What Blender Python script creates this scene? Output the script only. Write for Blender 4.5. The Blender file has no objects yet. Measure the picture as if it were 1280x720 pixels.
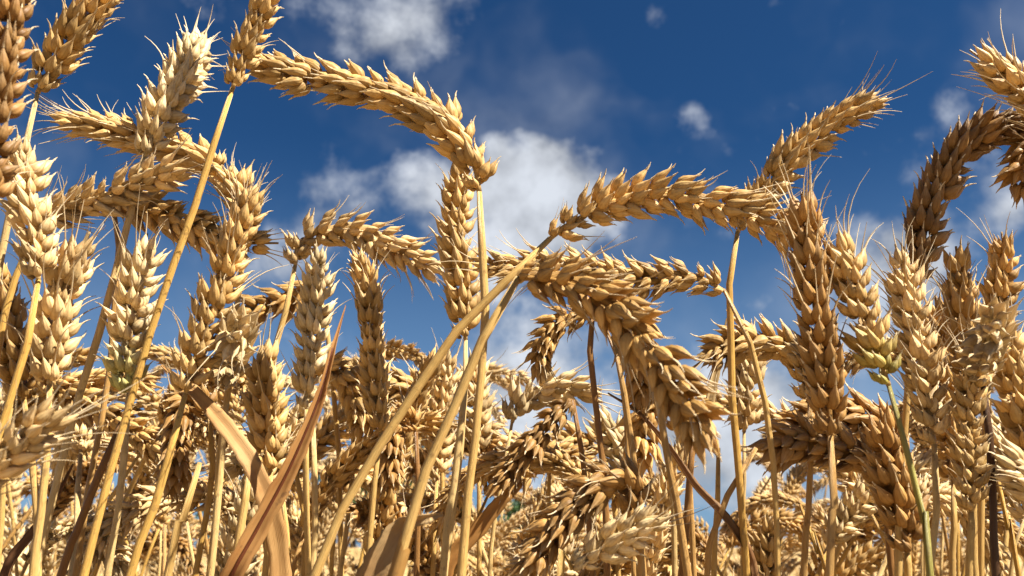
import bpy, math, random
import numpy as np
from mathutils import Vector, Matrix

random.seed(11)
rng = np.random.default_rng(11)
R = math.radians
S = bpy.context.scene
COL = S.collection

# ------------------------------------------------------------------ camera
FPX = 1108.0                     # focal length in pixels of a 1280 wide picture
PITCH = R(16.4)
CAM = Vector((0.0, 0.0, 0.74))
cd = bpy.data.cameras.new('camera')
cam = bpy.data.objects.new('camera', cd)
COL.objects.link(cam)
cam.location = CAM
cam.rotation_euler = (R(90) + PITCH, 0, 0)
cd.sensor_width = 36.0
cd.lens = 36.0 * FPX / 1280.0
cd.clip_start = 0.01
cd.clip_end = 6000
cd.dof.use_dof = True
cd.dof.focus_distance = 0.31
cd.dof.aperture_fstop = 27.0
S.camera = cam

# ------------------------------------------------------------------ light and sky
SUN_AZ = R(114)                  # measured clockwise from the view direction (+Y), i.e. from the right
SUN_EL = R(50)
sl = bpy.data.lights.new('sun', 'SUN')
sl.energy = 5.0
sl.angle = R(0.53)
sl.color = (1.0, 0.93, 0.82)
sun = bpy.data.objects.new('sun', sl)
COL.objects.link(sun)
sdir = Vector((math.sin(SUN_AZ) * math.cos(SUN_EL), math.cos(SUN_AZ) * math.cos(SUN_EL), math.sin(SUN_EL)))
sun.rotation_euler = sdir.to_track_quat('Z', 'Y').to_euler()
sun.location = sdir * 5

S.view_settings.view_transform = 'Standard'
S.view_settings.look = 'None'
S.view_settings.gamma = 1.0
S.view_settings.exposure = 1.56
S.view_settings.use_curve_mapping = False
S.cycles.max_bounces = 4
S.cycles.diffuse_bounces = 3


class NT:
    """small helper round a node tree"""
    def __init__(s, tree):
        s.t = tree
        s.n = tree.nodes
        s.n.clear()

    def node(s, typ, **kw):
        n = s.n.new(typ)
        for k, v in kw.items():
            setattr(n, k, v)
        return n

    def set(s, sock, v):
        if isinstance(v, bpy.types.NodeSocket):
            s.t.links.new(v, sock)
        elif v is not None:
            sock.default_value = v

    def math(s, op, a, b=None, c=None, clamp=False):
        n = s.node('ShaderNodeMath', operation=op, use_clamp=clamp)
        for i, v in enumerate((a, b, c)):
            if v is not None:
                s.set(n.inputs[i], v)
        return n.outputs[0]

    def vmath(s, op, a, b=None):
        n = s.node('ShaderNodeVectorMath', operation=op)
        s.set(n.inputs[0], a)
        if b is not None:
            s.set(n.inputs[1], b)
        return n.outputs['Value'] if op in ('DISTANCE', 'DOT_PRODUCT', 'LENGTH') else n.outputs[0]

    def mix(s, f, a, b, blend='MIX'):
        n = s.node('ShaderNodeMix', data_type='RGBA', blend_type=blend)
        s.set(n.inputs[0], f)
        s.set(n.inputs[6], a)
        s.set(n.inputs[7], b)
        return n.outputs[2]

    def mapr(s, v, a, b, c=0.0, d=1.0, smooth=False):
        n = s.node('ShaderNodeMapRange')
        if smooth:
            n.interpolation_type = 'SMOOTHSTEP'
        for i, x in enumerate((v, a, b, c, d)):
            s.set(n.inputs[i], x)
        return n.outputs[0]

    def noise(s, vec, scale, detail=2.0, rough=0.5, dist=0.0):
        n = s.node('ShaderNodeTexNoise')
        if vec is not None:
            s.set(n.inputs['Vector'], vec)
        n.inputs['Scale'].default_value = scale
        n.inputs['Detail'].default_value = detail
        n.inputs['Roughness'].default_value = rough
        n.inputs['Distortion'].default_value = dist
        return n.outputs[0]


def pix_dir(px, py):
    """world direction of a photo pixel"""
    c, s_ = math.cos(PITCH), math.sin(PITCH)
    a, b = (px - 640) / FPX, (360 - py) / FPX
    return Vector((a, c - b * s_, s_ + b * c))


def P(px, py, Y):
    """point on the vertical plane Y metres in front of the camera"""
    d = pix_dir(px, py)
    return CAM + d * (Y / d.y)


def to_pix(p):
    c, s_ = math.cos(PITCH), math.sin(PITCH)
    q = p - CAM
    z = q.y * c + q.z * s_
    u = -q.y * s_ + q.z * c
    return 640 + FPX * q.x / z, 360 - FPX * u / z


W = bpy.data.worlds.new('World')
S.world = W
W.use_nodes = True
nt = NT(W.node_tree)
sky = nt.node('ShaderNodeTexSky', sky_type='NISHITA')
sky.sun_disc = False
sky.sun_elevation = SUN_EL
sky.sun_rotation = SUN_AZ
sky.altitude = 300
sky.air_density = 1.0
sky.dust_density = 0.6
sky.ozone_density = 3.0
tc = nt.node('ShaderNodeTexCoord')
gen = nt.vmath('NORMALIZE', tc.outputs['Generated'])
# cumulus clouds: places where they gather (in sky directions), broken up by noise
blobs = [  # x, y of the photo, angular radius, weight
    (668, 200, .075, .46), (632, 232, .085, .42), (730, 255, .08, .40), (550, 245, .085, .30), (690, 295, .09, .34),
    (590, 310, .11, .28), (470, 40, .13, .13), (545, 25, .11, .15), (395, 15, .11, .12), (450, 165, .12, .07),
    (870, 145, .042, .20), (415, 275, .06, .24), (345, 325, .08, .24), (1095, 325, .09, .32), (1180, 310, .08, .20),
    (1262, 250, .06, .38), (1130, 380, .10, .26), (710, 460, .14, .34), (640, 520, .14, .30), (900, 560, .14, .44),
    (120, 160, .14, .08), (980, 480, .12, .30)]
warp = nt.node('ShaderNodeTexNoise')
nt.set(warp.inputs['Vector'], gen)
warp.inputs['Scale'].default_value = 9.0
warp.inputs['Detail'].default_value = 3.0
woff = nt.vmath('SCALE', nt.vmath('SUBTRACT', warp.outputs['Color'], (.5, .5, .5)))
woff.node.inputs['Scale'].default_value = 0.11
wdir = nt.vmath('ADD', gen, woff)
acc = None
for bx_, by_, br, bw in blobs:
    d = pix_dir(bx_, by_).normalized()
    dist = nt.vmath('DISTANCE', wdir, tuple(d))
    f = nt.mapr(dist, 0.0, br, bw, 0.0, smooth=True)
    acc = f if acc is None else nt.math('ADD', acc, f)
acc = nt.math('MINIMUM', acc, 0.60)
low = nt.noise(gen, 1.3, 0.0)
n1 = nt.noise(gen, 8.0, 7.0, 0.58)
n1b = nt.noise(nt.vmath('ADD', gen, tuple(sdir * 0.035)), 8.0, 4.0, 0.55)
sep = nt.node('ShaderNodeSeparateXYZ')
nt.set(sep.inputs[0], gen)
horiz = nt.mapr(sep.outputs[2], 0.0, 0.34, 0.26, 0.0)
d0 = nt.math('ADD', nt.math('MULTIPLY', n1, 1.15), acc)
d1 = nt.math('ADD', d0, nt.math('MULTIPLY', nt.math('SUBTRACT', low, 0.53), 0.35))
d2 = nt.math('ADD', d1, horiz)
cover = nt.mapr(d2, 0.78, 1.14, 0.0, 0.92, smooth=True)
shade = nt.mapr(nt.math('SUBTRACT', n1, n1b), -0.14, 0.12, 0.52, 1.0)
ccol = nt.node('ShaderNodeCombineColor')
nt.set(ccol.inputs[0], nt.math('MULTIPLY', shade, 5.4))
nt.set(ccol.inputs[1], nt.math('MULTIPLY', shade, 5.7))
nt.set(ccol.inputs[2], nt.math('MULTIPLY', shade, 6.2))
deep = nt.mix(1.0, sky.outputs[0], (0.122, 0.288, 0.445, 1), 'MULTIPLY')
haze_f = nt.mapr(sep.outputs[2], 0.0, 0.44, 0.58, 0.0, smooth=True)
paled = nt.mix(haze_f, deep, (2.1, 3.4, 5.2, 1))
veil = nt.mapr(nt.noise(wdir, 3.4, 4.0, 0.6), 0.44, 0.78, 0.0, 0.24, smooth=True)
skyc = nt.mix(nt.math('MAXIMUM', cover, veil), paled, ccol.outputs[0])
bg = nt.node('ShaderNodeBackground')
nt.set(bg.inputs[0], skyc)
bg.inputs[1].default_value = 0.05
wo = nt.node('ShaderNodeOutputWorld')
nt.t.links.new(bg.outputs[0], wo.inputs[0])


# ------------------------------------------------------------------ materials
def new_mat(name):
    m = bpy.data.materials.new(name)
    m.use_nodes = True
    return m, NT(m.node_tree)


def plant_mat(name, rough, transl, kind):
    """dry straw: colour of the object, streaks along the blade, some light passing through"""
    m, n = new_mat(name)
    oi = n.node('ShaderNodeObjectInfo')
    geo = n.node('ShaderNodeTexCoord')
    hv = n.node('ShaderNodeAttribute', attribute_name='hv').outputs['Fac']
    hu = n.node('ShaderNodeAttribute', attribute_name='hu').outputs['Fac']
    hr = n.node('ShaderNodeAttribute', attribute_name='hr').outputs['Fac']
    col = oi.outputs['Color']
    obj = geo.outputs['Object']
    if kind == 'crowd':
        ta = n.node('ShaderNodeAttribute', attribute_name='tint')
        col = ta.outputs['Color']
    if kind in ('husk', 'crowd'):
        vari = n.math('ADD', n.math('MULTIPLY', hr, 0.60), n.math('MULTIPLY', oi.outputs['Random'], 0.24))
        k = n.math('ADD', vari, 0.60)
        kk = n.node('ShaderNodeCombineColor')
        for i, e in enumerate((1.0, 1.08, 1.22)):
            n.set(kk.inputs[i], n.math('POWER', k, e))
        c1 = n.mix(1.0, col, kk.outputs[0], 'MULTIPLY')
        tip = n.math('ADD', n.mapr(hv, 0.45, 1.0, 0.0, 0.5, smooth=True), n.mapr(hv, 1.2, 1.6, 0.0, 0.45))
        c2 = n.mix(tip, c1, n.mix(0.45, n.mix(1.0, c1, (1.3, 1.4, 1.6, 1), 'MULTIPLY'), (0.72, 0.58, 0.37, 1)))
        mot = n.mapr(n.noise(obj, 420.0, 1.5, 0.6), 0.48, 0.74, 0.0, 0.55)
        c3 = n.mix(mot, c2, n.mix(1.0, c2, (0.62, 0.45, 0.28, 1), 'MULTIPLY'))
        st = n.math('SINE', n.math('MULTIPLY', hu, 2 * math.pi * 11))
        c4 = n.mix(n.mapr(st, 0.2, 1.0, 0.0, 0.30), c3, n.mix(1.0, c3, (0.66, 0.52, 0.34, 1), 'MULTIPLY'))
        c4 = n.mix(n.mapr(hv, 1.2, 1.6, 0.0, 0.9), c4, (0.70, 0.56, 0.35, 1))
        hgt = n.math('ADD', n.math('MULTIPLY', st, 0.5), n.noise(obj, 900.0, 0.0))
        bdist, bstr = 0.00012, 0.55
    elif kind == 'stem':
        st = n.math('SINE', n.math('MULTIPLY', hu, 2 * math.pi * 13))
        map_ = n.node('ShaderNodeCombineXYZ')
        n.set(map_.inputs[0], n.math('MULTIPLY', hu, 26.0))
        n.set(map_.inputs[1], n.math('MULTIPLY', hv, 9.0))
        n.set(map_.inputs[2], n.math('MULTIPLY', oi.outputs['Random'], 50.0))
        fib = n.noise(map_.outputs[0], 1.0, 3.0, 0.6)
        big = n.noise(obj, 26.0, 3.0, 0.6)
        c1 = n.mix(n.mapr(big, 0.35, 0.7, 0.0, 0.55), col, n.mix(1.0, col, (1.22, 1.25, 1.35, 1), 'MULTIPLY'))
        c2 = n.mix(n.mapr(fib, 0.46, 0.74, 0.0, 0.75), c1, n.mix(1.0, c1, (0.62, 0.48, 0.32, 1), 'MULTIPLY'))
        c2 = n.mix(n.mapr(st, 0.3, 1.0, 0.0, 0.32), c2, n.mix(1.0, c2, (0.6, 0.46, 0.32, 1), 'MULTIPLY'))
        spot = n.mapr(n.noise(obj, 300.0, 3.0, 0.6), 0.60, 0.72, 0.0, 0.6)
        c4 = n.mix(spot, c2, (0.20, 0.11, 0.045, 1))
        hgt = n.math('ADD', n.math('MULTIPLY', st, 0.4), fib)
        bdist, bstr = 0.0002, 0.8
    else:
        st = n.math('SINE', n.math('MULTIPLY', hu, 2 * math.pi * 16))
        map_ = n.node('ShaderNodeCombineXYZ')
        n.set(map_.inputs[0], n.math('MULTIPLY', hu, 40.0))
        n.set(map_.inputs[1], n.math('MULTIPLY', hv, 7.0))
        n.set(map_.inputs[2], n.math('MULTIPLY', oi.outputs['Random'], 50.0))
        fib = n.noise(map_.outputs[0], 1.0, 4.0, 0.62)
        big = n.noise(obj, 45.0, 4.0, 0.6)
        c1 = n.mix(n.mapr(big, 0.4, 0.72, 0.0, 0.75), col, n.mix(1.0, col, (0.62, 0.44, 0.30, 1), 'MULTIPLY'))
        c2 = n.mix(n.mapr(fib, 0.5, 0.82, 0.0, 0.6), c1, n.mix(1.0, c1, (0.7, 0.55, 0.4, 1), 'MULTIPLY'))
        spot = n.mapr(n.noise(obj, 260.0, 3.0, 0.55), 0.64, 0.72, 0.0, 0.6)
        c4 = n.mix(spot, c2, (0.17, 0.09, 0.04, 1))
        hgt = n.math('ADD', n.math('MULTIPLY', st, 0.12), fib)
        bdist, bstr = 0.0003, 0.6
    bump = n.node('ShaderNodeBump')
    bump.inputs['Strength'].default_value = bstr
    bump.inputs['Distance'].default_value = bdist
    n.set(bump.inputs['Height'], hgt)
    pb = n.node('ShaderNodeBsdfPrincipled')
    n.set(pb.inputs['Base Color'], c4)
    pb.inputs['Roughness'].default_value = rough
    pb.inputs['Specular IOR Level'].default_value = 0.28
    n.set(pb.inputs['Normal'], bump.outputs[0])
    tr = n.node('ShaderNodeBsdfTranslucent')
    n.set(tr.inputs[0], n.mix(1.0, c4, (1.0, 0.86, 0.60, 1), 'MULTIPLY'))
    n.set(tr.inputs['Normal'], bump.outputs[0])
    ms = n.node('ShaderNodeMixShader')
    ms.inputs[0].default_value = transl
    n.t.links.new(pb.outputs[0], ms.inputs[1])
    n.t.links.new(tr.outputs[0], ms.inputs[2])
    out = n.node('ShaderNodeOutputMaterial')
    n.t.links.new(ms.outputs[0], out.inputs[0])
    return m


M_HUSK = plant_mat('wheat_husk', 0.52, 0.20, 'husk')
M_CROWD = plant_mat('wheat_crowd_husk', 0.55, 0.20, 'crowd')
M_STEM = plant_mat('straw_stem', 0.36, 0.06, 'stem')
M_LEAF = plant_mat('dry_leaf', 0.55, 0.28, 'leaf')


def simple_mat(name, c1, c2, scale, rough=0.9, bump=0.0, transl=0.0):
    m, n = new_mat(name)
    tcn = n.node('ShaderNodeTexCoord')
    f = n.mapr(n.noise(tcn.outputs['Object'], scale, 5.0, 0.6), 0.3, 0.7)
    c = n.mix(f, c1 + (1,), c2 + (1,))
    pb = n.node('ShaderNodeBsdfPrincipled')
    n.set(pb.inputs['Base Color'], c)
    pb.inputs['Roughness'].default_value = rough
    pb.inputs['Specular IOR Level'].default_value = 0.2
    if bump:
        b = n.node('ShaderNodeBump')
        b.inputs['Distance'].default_value = bump
        n.set(b.inputs['Height'], n.noise(tcn.outputs['Object'], scale * 4, 5.0, 0.6))
        n.set(pb.inputs['Normal'], b.outputs[0])
    out = n.node('ShaderNodeOutputMaterial')
    if transl:
        tr = n.node('ShaderNodeBsdfTranslucent')
        n.set(tr.inputs[0], c)
        ms = n.node('ShaderNodeMixShader')
        ms.inputs[0].default_value = transl
        n.t.links.new(pb.outputs[0], ms.inputs[1])
        n.t.links.new(tr.outputs[0], ms.inputs[2])
        n.t.links.new(ms.outputs[0], out.inputs[0])
    else:
        n.t.links.new(pb.outputs[0], out.inputs[0])
    return m


M_SOIL = simple_mat('soil', (0.16, 0.11, 0.065), (0.30, 0.22, 0.12), 9.0, 0.95, 0.02)
M_FIELD = simple_mat('far_field', (0.34, 0.23, 0.09), (0.52, 0.37, 0.17), 6.0, 0.8, 0.02)
M_TREE = simple_mat('tree_leaves', (0.035, 0.075, 0.02), (0.07, 0.13, 0.035), 0.9, 0.6, 0.0, 0.2)
M_BARK = simple_mat('bark', (0.07, 0.05, 0.035), (0.14, 0.10, 0.07), 6.0, 0.9, 0.02)


# ------------------------------------------------------------------ mesh helpers
class Geo:
    def __init__(s):
        s.v, s.f, s.hu, s.hv, s.hr = [], [], [], [], []
        s.n = 0

    def add(s, v, f, hu, hv, hr):
        s.v.append(np.asarray(v, float))
        s.f += [tuple(i + s.n for i in q) for q in f]
        k = len(v)
        s.hu.append(np.asarray(hu, float))
        s.hv.append(np.asarray(hv, float))
        s.hr.append(np.full(k, hr))
        s.n += k

    def arrays(s):
        return np.vstack(s.v), s.f, np.concatenate(s.hu), np.concatenate(s.hv), np.concatenate(s.hr)

    def mesh(s, name, mat, origin=None, smooth=True):
        v, f, hu, hv, hr = s.arrays()
        if origin is not None:
            v = v - np.array(origin)
        me = bpy.data.meshes.new(name)
        me.from_pydata(v.tolist(), [], f)
        for nm, a in (('hu', hu), ('hv', hv), ('hr', hr)):
            at = me.attributes.new(nm, 'FLOAT', 'POINT')
            at.data.foreach_set('value', a.astype(np.float32))
        me.materials.append(mat)
        if smooth:
            me.polygons.foreach_set('use_smooth', np.ones(len(me.polygons), bool))
        me.update()
        return me


def catmull(pts, n):
    """smooth path through points, resampled to n equal steps"""
    p = np.array([list(q) for q in pts], float)
    if len(p) == 2:
        p = np.vstack([p[0], (p[0] * 2 + p[1]) / 3, (p[0] + p[1] * 2) / 3, p[1]])
    e = np.vstack([2 * p[0] - p[1], p, 2 * p[-1] - p[-2]])
    out = []
    for i in range(1, len(e) - 2):
        a, b, c, d = e[i - 1], e[i], e[i + 1], e[i + 2]
        for t in np.linspace(0, 1, 14, endpoint=False):
            out.append(.5 * ((2 * b) + (c - a) * t + (2 * a - 5 * b + 4 * c - d) * t * t + (3 * b - a - 3 * c + d) * t ** 3))
    out.append(e[-2])
    out = np.array(out)
    seg = np.linalg.norm(np.diff(out, axis=0), axis=1)
    s = np.concatenate([[0], np.cumsum(seg)])
    q = np.linspace(0, s[-1], n)
    return np.stack([np.interp(q, s, out[:, i]) for i in range(3)], 1), s[-1]


def tangents(p):
    t = np.gradient(p, axis=0)
    return t / np.maximum(np.linalg.norm(t, axis=1, keepdims=True), 1e-12)


def frames(p, n0):
    t = tangents(p)
    N = np.zeros_like(p)
    v = np.array(n0, float)
    for i in range(len(p)):
        v = v - t[i] * np.dot(v, t[i])
        l = np.linalg.norm(v)
        if l < 1e-6:
            v = np.cross(t[i], [0.31, 0.77, 0.55])
            l = np.linalg.norm(v)
        v = v / l
        N[i] = v
    return t, N, np.cross(t, N)


def tube(g, p, rad, seg=8, hr=0.5, hv_scale=1.0, cap=True):
    p = np.asarray(p, float)
    t, N, B = frames(p, (0.2, -1, 0.1))
    n = len(p)
    r = np.broadcast_to(np.asarray(rad, float), (n,))
    a = np.linspace(0, 2 * np.pi, seg, endpoint=False)
    v = (p[:, None, :] + r[:, None, None] * (np.cos(a)[None, :, None] * N[:, None, :] + np.sin(a)[None, :, None] * B[:, None, :])).reshape(-1, 3)
    f = []
    for i in range(n - 1):
        for j in range(seg):
            k = (j + 1) % seg
            f.append((i * seg + j, i * seg + k, (i + 1) * seg + k, (i + 1) * seg + j))
    if cap:
        f.append(tuple(range(seg - 1, -1, -1)))
        f.append(tuple((n - 1) * seg + j for j in range(seg)))
    s = np.concatenate([[0], np.cumsum(np.linalg.norm(np.diff(p, axis=0), axis=1))])
    hu = np.tile(np.abs(np.linspace(-1, 1, seg, endpoint=False)), n)
    hv = np.repeat(s * hv_scale, seg)
    g.add(v, f, hu, hv, hr)


SH_T = np.array([0, .06, .16, .3, .46, .62, .76, .88, .96, 1.0])
SH_A = np.array([.34, .68, .92, 1.0, .92, .70, .44, .22, .10, .03])


def husk(g, L, Wd, Th, M, awn=0.0, bow=0.1, seg=8, rings=9, gape=0.0, rr=None):
    """one husk along +Z, keeled back towards +Y, hollow front; optional awn at its point"""
    rr = rr or random
    h = rr.random()
    ts = np.interp(np.linspace(0, 1, rings), np.linspace(0, 1, len(SH_T)), SH_T)
    A = np.interp(ts, SH_T, SH_A)
    a = np.linspace(0, 2 * np.pi, seg, endpoint=False) - np.pi / 2
    lean = rr.uniform(-.06, .06)
    v = []
    for t, s in zip(ts, A):
        cx = lean * L * t * t
        cy = bow * L * math.sin(math.pi * min(1, t * 1.02)) + gape * L * max(0, t - .5) ** 2 * 4
        for q in a:
            sx, sy = math.cos(q), math.sin(q)
            x = Wd * .5 * s * sx
            if sy > 0:
                y = Th * s * (sy + .16 * max(0, 1 - abs(sx) * 3.2))
            else:
                y = Th * s * sy * .35
            v.append((cx + x, cy + y, L * t))
    n = rings
    f = []
    for i in range(n - 1):
        for j in range(seg):
            k = (j + 1) % seg
            f.append((i * seg + j, i * seg + k, (i + 1) * seg + k, (i + 1) * seg + j))
    f.append(tuple(range(seg - 1, -1, -1)))
    hu = np.tile(np.linspace(0, 1, seg, endpoint=False), n)
    hv = np.repeat(ts, seg)
    v = np.array(v)
    Mn = np.array(M)
    v = v @ Mn[:3, :3].T + Mn[:3, 3]
    g.add(v, f, hu, hv, h)
    if awn > 0:
        tip = np.array([lean * L * .92, bow * L * math.sin(math.pi * .97) + gape * L * .46 ** 2 * 4, L * .96])
        bx_, by_ = rr.uniform(-.25, .25), rr.uniform(-.05, .38)
        kk = 5 if awn > .004 else 3
        pts = []
        for i in range(kk):
            q = i / (kk - 1)
            pts.append(tip + np.array([bx_ * awn * q * q, by_ * awn * q * q, awn * q]))
        pts = np.array(pts) @ Mn[:3, :3].T + Mn[:3, 3]
        r0 = Wd * (.07 if awn > .004 else .095)
        tube(g, pts, np.linspace(r0, r0 * .25, kk), 3, min(1, h + .25), 0.0, False)
        g.hv[-1][:] = 1.6


def TR(x, y, z, tiltx=0, tilty=0, rotz=0):
    """tilt the axis sideways (towards +X by tilty) and outwards (towards +Y by tiltx) after turning about Z"""
    return (Matrix.Translation((x, y, z)) @ Matrix.Rotation(tilty, 4, 'Y') @ Matrix.Rotation(-tiltx, 4, 'X') @ Matrix.Rotation(rotz, 4, 'Z'))


MM = 0.001


def spikelet_geo(g, seed, awn_mode, seg=8, rings=9, M0=None, nf=None, rich=True):
    """a spikelet: two outer glumes, two or three florets, pointing along +Z with its back to +Y"""
    r = random.Random(seed)
    M0 = M0 or Matrix.Identity(4)

    def aw(k=1.0):
        if awn_mode == 0:
            return k * r.uniform(1.2, 3.6) * MM
        if awn_mode == 1:
            return k * (r.uniform(2.5, 6) if r.random() < .6 else r.uniform(8, 15)) * MM
        return k * r.uniform(9, 26) * MM
    j = lambda s: r.uniform(-s, s)
    op = r.uniform(.8, 1.4)

    def hk(L, Wd, Th, x, y, z, out, lat, rot, k, bow=.05, fl=.10):
        husk(g, (L * .95 + j(.9)) * MM, (Wd * .92 + j(.5)) * MM, Th * .95 * MM, M0 @ TR(x * MM, y * MM, z * MM, R(out + j(5)), R(lat + j(4)), R(rot + j(10))),
             aw(k), bow, seg, rings, gape=fl + j(.05), rr=r)
    hk(10.2, 5.1, 2.5, -1.3, .6, 1.0, 8, -13 * op, 42, 1.0)            # florets (lemmas) left and right
    hk(10.2, 5.1, 2.5, 1.3, .6, 1.9, 8, 13 * op, -42, 1.0)
    if rich:
        hk(9.2, 4.5, 2.2, j(.5), 1.5, 3.0, 13, j(5), 0, .7)            # middle floret on the back
        s_ = r.choice((-1, 1))
        hk(9.4, 4.7, 2.0, 1.3 * s_, -1.6, 1.2, -12, 8 * s_, -140 * s_, .6)   # inner floret towards the rachis
    hk(8.4, 5.0, 2.1, -2.2, -.3, -.4, 2, -20 * op, 86, .6, .07, .16)   # glumes
    hk(8.4, 5.0, 2.1, 2.2, -.3, -.1, 2, 20 * op, -86, .6, .07, .16)


SPK = {}
for mode in (0, 1, 2):
    SPK[mode] = []
    for k in range(11):
        g = Geo()
        spikelet_geo(g, 100 * mode + k, mode, 8, 8)
        SPK[mode].append(g.mesh('spikelet', M_HUSK))
SPK_LOW = {}
for mode in (0, 1):
    SPK_LOW[mode] = []
    for k in range(5):
        g = Geo()
        spikelet_geo(g, 900 + 100 * mode + k, mode, 6, 6)
        SPK_LOW[mode].append(g.mesh('spikelet', M_HUSK))

TONE = {
    'pale': (0.653, 0.464, 0.215), 'cream': (0.677, 0.518, 0.272), 'gold': (0.579, 0.375, 0.136), 'amber': (0.498, 0.294, 0.089),
    'brown': (0.384, 0.213, 0.063), 'dark': (0.269, 0.143, 0.043), 'green': (0.424, 0.348, 0.079)}  # 'dark' has the shade of two shadowed ears mixed into the husk colour
STEMC = {
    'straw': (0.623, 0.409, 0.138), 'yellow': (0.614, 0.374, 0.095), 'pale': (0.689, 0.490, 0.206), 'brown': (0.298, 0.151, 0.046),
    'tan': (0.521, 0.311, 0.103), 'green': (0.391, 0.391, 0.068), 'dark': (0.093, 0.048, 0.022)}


def ob(name, me, parent=None, loc=(0, 0, 0), color=None):
    o = bpy.data.objects.new(name, me)
    COL.objects.link(o)
    o.parent = parent
    o.location = loc
    if color is not None:
        o.color = tuple(color) + (1,)
    return o


def jit(c, s, r=random):
    k = 1 + r.uniform(-s, s)
    w = 1 + r.uniform(-s, s) * .5
    return (min(.86, c[0] * k), min(.8, c[1] * k * (w ** .3)), min(.7, c[2] * k * w))


def spikelet_frames(pts, scale, roll, twist, r, spacing=4.4):
    """frames (matrix, awn boost, size) for the spikelets of an ear that runs along pts"""
    path, L = catmull(pts, 60)
    view = np.array(CAM) - path[30]
    t0 = tangents(path)[0]
    n0 = np.cross(view, t0)
    T, N, B = frames(path, n0)
    n = max(10, int(round(L / (spacing * MM * scale))))
    out = []
    for i in range(n):
        s = (i + .3) / n * (1 - min(.3, 8.5 * MM * scale / L))
        q = s * 59
        k = int(q)
        fr = q - k
        k2 = min(59, k + 1)
        p = path[k] * (1 - fr) + path[k2] * fr
        t = T[k]
        ang = roll + twist * s
        nn = N[k] * math.cos(ang) + B[k] * math.sin(ang)
        side = 1 if i % 2 == 0 else -1
        y = nn * side
        sz = scale * float(np.interp(s, [0, .08, .25, .7, .9, 1], [.66, .86, 1.02, 1.0, .88, .76])) * (r.uniform(.86, 1.12) if r.random() > .07 else r.uniform(.55, .8))
        al = R(float(np.interp(s, [0, .15, .8, 1], [24, 27, 24, 13])) + r.uniform(-7, 7) + (14 if r.random() < .06 else 0))
        if i == n - 1:
            y = np.cross(t, nn)
            al = R(2)
        yv, tv = Vector(y), Vector(t)
        z = (tv * math.cos(al) + yv * math.sin(al)).normalized()
        yv = (yv - z * yv.dot(z)).normalized()
        x = yv.cross(z)
        m = Matrix((x, yv, z)).transposed().to_4x4()
        m = m @ Matrix.Rotation(R(r.uniform(-16, 16)), 4, 'Z') @ Matrix.Rotation(R(r.uniform(-6, 6)), 4, 'Y')
        pos = Vector(p) + Vector(y) * (1.1 * MM * scale * (0 if i == n - 1 else 1))
        m = Matrix.Translation(pos) @ m @ Matrix.Scale(sz, 4)
        out.append((m, s))
    return path, L, out


def stem_to_ground(pts, r):
    """carry a stem on below the last given point down to the soil"""
    a, b = Vector(pts[-2]), Vector(pts[-1])
    d = (b - a)
    h = b.z
    if d.z > -1e-4:
        d = Vector((0, 0, -1))
    sl_ = Vector((d.x, d.y, 0)) / max(1e-4, -d.z)
    if sl_.length > .5:
        sl_ = sl_ * (.5 / sl_.length)
    g1 = b + sl_ * h * .28 + Vector((0, 0, -h * .35))
    g2 = b + sl_ * h * .46 + Vector((r.uniform(-.01, .01), r.uniform(-.01, .01), -h))
    g2.z = -0.01
    return list(pts) + [g1, g2]


def make_stem_mesh(pts, rad, r, nodes=True, n=44):
    path, L = catmull(pts, n)
    rr = np.linspace(rad * .78, rad, n)
    rr[0] *= .7
    rr = rr * (1 + .05 * np.sin(np.arange(n) * 1.3 + r.random() * 6))
    g = Geo()
    jn = (np.random.default_rng(r.randrange(9999)).random((n, 3)) - .5) * rad * .6
    jn[0] = 0
    jn[-1] = 0
    tube(g, path + jn, rr, 9, r.random(), 30.0)
    return g, path


def strip_leaf(pts, widths, fold, updir, thick=.00025, n=40, curl=0.0):
    """a long dry leaf: ribbon of five strands with a folded midrib and real thickness"""
    path, L = catmull(pts, n)
    T, N, B = frames(path, updir)
    w = np.interp(np.linspace(0, 1, n), np.linspace(0, 1, len(widths)), widths)
    f_ = np.interp(np.linspace(0, 1, n), np.linspace(0, 1, len(fold)), fold)
    u = np.array([-1, -.55, -.06, .06, .55, 1.0])
    g = Geo()
    m = len(u)
    top, bot = [], []
    for i in range(n):
        wob = 1 + .06 * math.sin(i * 1.1) + .05 * math.sin(i * 2.7) + random.uniform(-.05, .05)
        c_, s_ = math.cos(f_[i]), math.sin(f_[i])
        for x in u:
            p = path[i] + B[i] * (x * w[i] * .5 * wob * c_) + N[i] * ((abs(x) - .06) * w[i] * .5 * s_ + curl * w[i] * x * x)
            top.append(p + N[i] * thick)
            bot.append(p - N[i] * thick)
    v = np.array(top + bot)
    K = n * m
    f = []
    for i in range(n - 1):
        for j in range(m - 1):
            a = i * m + j
            f.append((a, a + 1, a + m + 1, a + m))
            f.append((K + a, K + a + m, K + a + m + 1, K + a + 1))
        a = i * m
        f.append((a, a + m, K + a + m, K + a))
        a = i * m + m - 1
        f.append((a, K + a, K + a + m, a + m))
    hu = np.tile((u + 1) / 2, n)
    hv = np.repeat(np.linspace(0, L * 12, n), m)
    g.add(v, f, np.concatenate([hu, hu]), np.concatenate([hv, hv]), .5)
    return g


EMPTY_SIZE = 0.02
STALKS = []


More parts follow.
